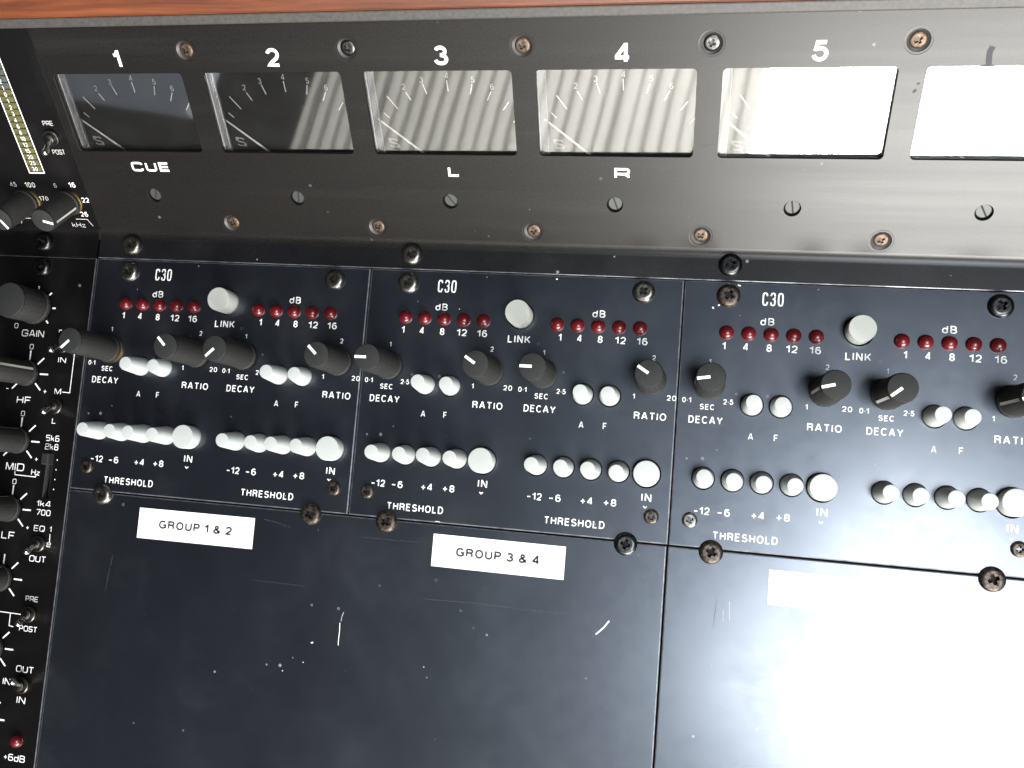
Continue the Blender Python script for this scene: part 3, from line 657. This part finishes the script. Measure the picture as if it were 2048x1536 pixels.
# little arrow-cornered S emblem
V = []; F = []; cx, cy = -18.3, 38.5
ribbon([(cx+1.5, cy-1.9), (cx+1.0, cy-1.2)], .01, -4.57, V, F)
S_ = [(cx+1.1, cy+.7), (cx+.5, cy+1.1), (cx-.7, cy+1.1), (cx-1.2, cy+.7), (cx-.9, cy+.2), (cx+.9, cy-.2), (cx+1.2, cy-.7), (cx+.7, cy-1.1), (cx-.6, cy-1.1), (cx-1.2, cy-.7)]
ribbon([(cx+(a-cx)*1.25, cy+(b_-cy)*1.3) for a, b_ in S_], .5, -4.55, V, F)
for sx_, sy_ in ((-1, 1), (1, -1)):
    s = len(V); V += [(cx+sx_*2.0, cy+sy_*1.9, -4.56), (cx+sx_*.5, cy+sy_*1.9, -4.56), (cx+sx_*2.0, cy+sy_*.3, -4.56)]; F.append((s, s+1, s+2))
logo_me = mesh('emblem', V, F, M['printdim'])
ML = ['Meter under the number 1, black dial above the CUE lettering, needle at rest', 'Meter under the number 2, dial dark with faint blind stripes at its right',
      'Meter under the number 3, above the letter L, grey striped reflection in its glass', 'Meter under the number 4, above the letter R, bright striped reflection in its glass',
      'Meter under the number 5, glass almost entirely white with reflected window', 'Meter cut off by the right edge, glass white with reflected window']
for k, c in enumerate(CX[:6]):
    rot = Matrix.Rotation(TH, 3, 'X'); pos = Vector((c, VB, 0))
    mt = thing('panel_meter', ML[k], 'meter', pos, (TH, 0, 0), group='row of level meters in the bridge')
    obj('dial', dial_me, mt); obj('scale_ticks', ticks_me, mt); obj('needle', needle_me, mt); obj('emblem', logo_me, mt)
    obj('glass', glass_me, mt); obj('clear_rim', rim_me, mt); obj('clear_rim', rim2_me, mt); obj('rim_streak', rimstreak_me, mt); obj('rim_streak', rimstreak_me, mt, (-2.75, 0, 0))
    for s, x, y in (('2', -11.9, 58.8), ('3', -5.1, 61.1), ('4', 4.2, 62.5), ('5', 13.35, 61.1), ('6', 20.0, 58.6)):
        letter(mt, s, x, y+.25, 2.1, None, .12, H, z=-4.59)

# ------------------------------------------------------------------ wood cap and grey edge strip
gs = obj('edge_strip', box_mesh('edge_strip', -260, 82.9, -6, 300, 86.35, 2.6, M['greystrip'], .5), None, (0, VB, 0), (TH, 0, 0))
gs['label'] = 'Thin dull grey edge strip between the wooden top and the meter bridge'; gs['category'] = 'edge strip'
wt = obj('wooden_top', box_mesh('wood', -260, 86.4, -20, 300, 150, 3.4, M['wood'], .8), None, (0, VB, 0), (TH, 0, 0))
wt['label'] = 'Orange brown wood veneer board along the top edge of the console'; wt['category'] = 'wooden board'

# ------------------------------------------------------------------ channel strip at the left
ch = thing('channel_strip', 'Dark channel strip at the far left with toggle switches, knobs and ladder scale', 'channel strip', (0, 0, 0))
obj('lower_panel', plate('lower', [(-215, -290), (-151.5, -290), (-151.5, 5.8), (-215, 5.8)], [rrect(-163.2, -94.3, -160.0, -74.6, .5)], 2.6, [M['strip'], M['edge'], M['dark']], .22, 1, 2), ch)
rk = obj('raked_panel', plate('raked', [(-215, 2.2), (-150.2, 2.2), (-150.2, 84), (-215, 84)], [], 1.9, [M['strip'], M['strip'], M['dark']], .05, 0, 2), ch, (0, VB, 0), (TH, 0, 0))
obj('bend', bend_mesh(-215, -151.6, [M['strip'], M['strip']], 6.1), ch, (0, VB, 0), (TH, 0, 0))
screw(ch, 'bigdark', -177.3, 12.0); screw(ch, 'bigdark', -176.8, 1.2)
def L2(s, x, v, h=2.4, wd=None, st=.13, mat='print', face=X): return letter(ch, s, x, -v, h, wd, st, face, mat, gap=.2)
L2('0', -185.5, 24.1, 2.2, mat='printdim'); L2('GAIN', -177.1, 27.0, 2.9, 10.6, mat='printdim')
L2('0', -176.9, 32.6, 2.2, mat='printdim'); L2('IN', -161.8, 37.4, 2.2, 3.6); L2('+', -168, 50.7, 2.6, mat='print'); L2('-', -185.9, 50.6, 2.4)
L2('M', -162, 50.5, 2.4, 3.0); L2('HF', -177.4, 55, 2.9, 6.6)
L2('0', -177, 60.6, 2.2, mat='printdim'); L2('L', -162.1, 62.7, 2.2, 1.8); L2('+', -168, 78.7, 2.4); L2('MID', -177.5, 82.7, 3.1, 8.6); L2('Hz', -167.6, 84.2, 2.4, 4.0)
L2('5k6', -161.6, 69.8, 2.5, 6.2); L2('2k8', -161.6, 73.3, 2.5, 6.2)
L2('0', -176.9, 88.7, 2.2, mat='print'); L2('1k4', -161.8, 96.5, 2.4, 6.2); L2('700', -161.7, 100.1, 2.4, 6.6); L2('+', -168.1, 106.6, 2.4)
L2('EQ', -162.6, 106.6, 2.4, 5.0); L2('1', -157.3, 106.4, 2.2); L2('2', -157.4, 112.7, 1.8, 1.9); L2('LF', -176.7, 110.6, 3.0, 6.2); L2('OUT', -161.7, 118.8, 2.5, 7.6)
L2('PRE', -162, 134.8, 2.1, 5.8, mat='printdim'); L2('POST', -162, 146.7, 2.2, 8.2); L2('OUT', -161.2, 162.6, 2.6, 8.0); L2('INS', -167.4, 168.2, 2.6, 6.2); L2('IN', -161.2, 174.6, 2.6, 3.9)
L2('+6dB', -161, 197, 2.6, 9.6); L2('M', -182.2, 138.2, 3.0, 4.0)
segs = []
for vc, rr in ((16, 8.5),):
    for a in (90, 45, 0, -45): segs.append([(-177+7.6*math.cos(math.radians(a)), -vc+7.6*math.sin(math.radians(a))), (-177+9.1*math.cos(math.radians(a)), -vc+9.1*math.sin(math.radians(a)))])
for vc in (43.8, 71.8, 99.7, 127.8, 155.6, 183.3):
    for a in (90, 45, 0, -45, -135):
        segs.append([(-177+5.6*math.cos(math.radians(a)), -vc+5.6*math.sin(math.radians(a))), (-177+9.5*math.cos(math.radians(a)), -vc+9.5*math.sin(math.radians(a)))])
lines(ch, segs, .62, name='dial_marks')
for sg in ([(-159.9, -50.6), (-156.4, -50.7), (-156.4, -34.7)], [(-164.8, -26), (-164.8, -25), (-163.6, -25)], [(-177.3, -84.4), (-177.1, -85.9), (-167.4, -86.1), (-167.2, -84.9)],
           [(-157.4, -108.4), (-157.2, -111.6)], [(-186, -141.2), (-165.5, -141.4), (-165.2, -140.3), (-166, -140.3)], [(-171, -141.4), (-170.9, -146.4), (-168.9, -146.6)]):
    lines(ch, [sg], .32, name='routing_line')
for v in (78.7, 82.7, 86.7, 90.7): L2('-', -158.3, v-.35, 1.6, .9, .3)
obj('slider_cap', box_mesh('slider', -164.2, -80.6, -.3, -160.9, -75.8, 3.4, M['knob'], .5), ch, (1.0, 0, 0))
gn = knob(ch, -177, -15.8, 95, 16, 6.9, 7.3, False, False)
for v, a in ((43.8, 20), (71.8, 75), (99.7, 80), (127.8, 70), (155.6, 60), (183.3, 60)): knob(ch, -177, -v, a, 25, 4.7, 5.3, False)
toggle(ch, -162, -31.3, -160.5, -34.6); toggle(ch, -161.8, -56.6, -160.3, -59.6); toggle(ch, -161.7, -112.6, -160.0, -115.4); toggle(ch, -162, -140.7, -159.6, -143.4); toggle(ch, -161.2, -168.6, -158.9, -164.9)
obj('led', LED, ch, (-160.6, -190.3, 0))
# raked part
def L3(s, x, y, h=2.2, wd=None, st=.13, mat='print', face=X, z=0): return letter(rk, s, x, y, h, wd, st, face, mat, gap=.2, z=z)
L3('PRE', -156.5, 47.1, 1.9, 4.5, mat='printdim'); L3('POST', -156.4, 35.5, 2.0, 5.6, mat='printdim')
L3('45', -183.4, 21.5, 2.0, 2.9, .14, 'printdim', H); L3('100', -175.5, 21.4, 2.2, 4.6, .14, 'printdim', H); L3('6', -163.9, 21.3, 2.0, None, .13, 'printdim', H); L3('16', -156.0, 21.7, 2.2, 2.9, .14, 'print', H)
L3('170', -171.6, 15.5, 2.0, 4.2, .14, 'printdim', H); L3('22', -152.4, 15.2, 2.1, 3.2, .14, 'print', H); L3('26', -155.4, 8.9, 2.1, 3.3, .14, 'print', H); L3('kHz', -159.8, 4.0, 2.2, 6.2, .12, 'printdim')
V = []; F = []
lines(rk, [[(-160.1, 6.6), (-154.9, 6.6), (-153.2, 3.6)], [(-187.2, 3.9), (-185.9, 6.3), (-181.6, 6.4)]], .28, 'printdim', 'curve_symbol')
knob(rk, -160.2, 14.4, -15, 18, 4.6, 5.2, True); knob(rk, -179.6, 14.4, -60, 18, 4.6, 5.2, True)
toggle(rk, -156.8, 41.5, -154.9, 38.4, 9)
for i in range(22):
    y = 28.4+2.56*i
    sg = obj('ladder_segment', None or box_mesh('seg', -2.9, -1.12, 0, 2.9, 1.12, .25, M['ledon'] if i < 13 else M['ledoff'], .05), rk, (-170.0, y, .02))
for i, s in enumerate(['30', '25', '20', '15', '12', '10', '8', '6', '4', '3', '2', '1', '0', '1', '2', '3']):
    L3(s, -170.0, 28.4+2.5*i, 1.7, None, .13, 'print', H, z=.28)
lines(rk, [[(-173.4, 26.4), (-173.4, 92)], [(-166.6, 26.4), (-166.6, 92)], [(-173.6, 26.6), (-166.4, 26.6)], [(-173.4, 58.9), (-171.9, 58.9)], [(-168.1, 58.9), (-166.6, 58.9)]], .45, name='ladder_frame')

# ------------------------------------------------------------------ vertical blind mirrored in the meter windows
vb_ = thing('vertical_blind', 'Pale vertical window blind whose bright slats are mirrored in the meter glasses', 'blind', (0, -1620, 0), group=None)
def slat():
    V = []; F = []; n = 8; z0, z1 = 775, 2100
    for i in range(n+1):
        x = 44*i/n; y = 15*(i/n)**1.5; V.append((x, y, z0)); V.append((x, y, z1))
    for i in range(n): F.append((2*i, 2*i+2, 2*i+3, 2*i+1))
    return mesh('slat', V, F, M['blind'], smooth=True)
sl = slat()
for i in range(28):
    x = -920+i*40; o = obj('slat', sl, vb_, (x, random.uniform(-3, 3), random.uniform(-8, 8)), (0, 0, math.radians(random.uniform(-2.5, 2.5))))
obj('head_rail', box_mesh('rail', -920, -25, 2100, 760, 25, 2140, M['paper'], 4), vb_)

V = []
for y in (-1640, -1600): V += [(-2300, y, 1240), (-1225, y, 925), (-1225, y, 2100), (-2300, y, 2100)]
bd = obj('glow_pane', mesh('pane', V, [(0, 1, 2, 3), (7, 6, 5, 4), (0, 4, 5, 1), (1, 5, 6, 2), (2, 6, 7, 3), (3, 7, 4, 0)], M['pane_glow']))  # unseen glowing pane, added so the leftmost meter mirrors a pale area
bd['label'] = 'Dim glowing pane, added out of view, whose lower edge is mirrored in the leftmost meter glass'; bd['category'] = 'added pane'

# pull cord of the blind, hanging loose in front of the open part of the window
V = []; F = []; pts = [(520, 20, 1500), (548, 20, 1180), (567, 20, 1048), (586, 20, 969), (612, 20, 880), (650, 20, 790)]
for p in pts:
    for k in range(6): V.append((p[0]+3*math.cos(k*math.pi/3), p[1]+3*math.sin(k*math.pi/3), p[2]))
for i in range(len(pts)-1):
    for k in range(6): F.append((6*i+k, 6*i+(k+1) % 6, 6*i+6+(k+1) % 6, 6*i+6+k))
obj('pull_cord', mesh('cord', V, F, M['blind']), vb_)
# dark smudges on the bridge beside the last window
V = []; F = []; ribbon([(175.6, 66.0), (175.2, 68), (175.0, 70), (175.5, 71.6)], 1.7, .03, V, F); ribbon([(173.7, 65.95), (177.4, 65.95)], .5, .034, V, F)
obj('dark_smudge', mesh('smudge', V, F, M['smudge']), br)
chips(br, [(156.6, 60.6, .6, .35, .5), (155.9, 58.4, .8, .5, .9)], 'smudge', name='dark_smudge')
V = []; F = []; ribbon([(91.0, 40.2), (93.0, 39.8), (96.5, 41.2)], .22, .03, V, F); obj('hairline_scratch', mesh('hair', V, F, M['smudge']), br)
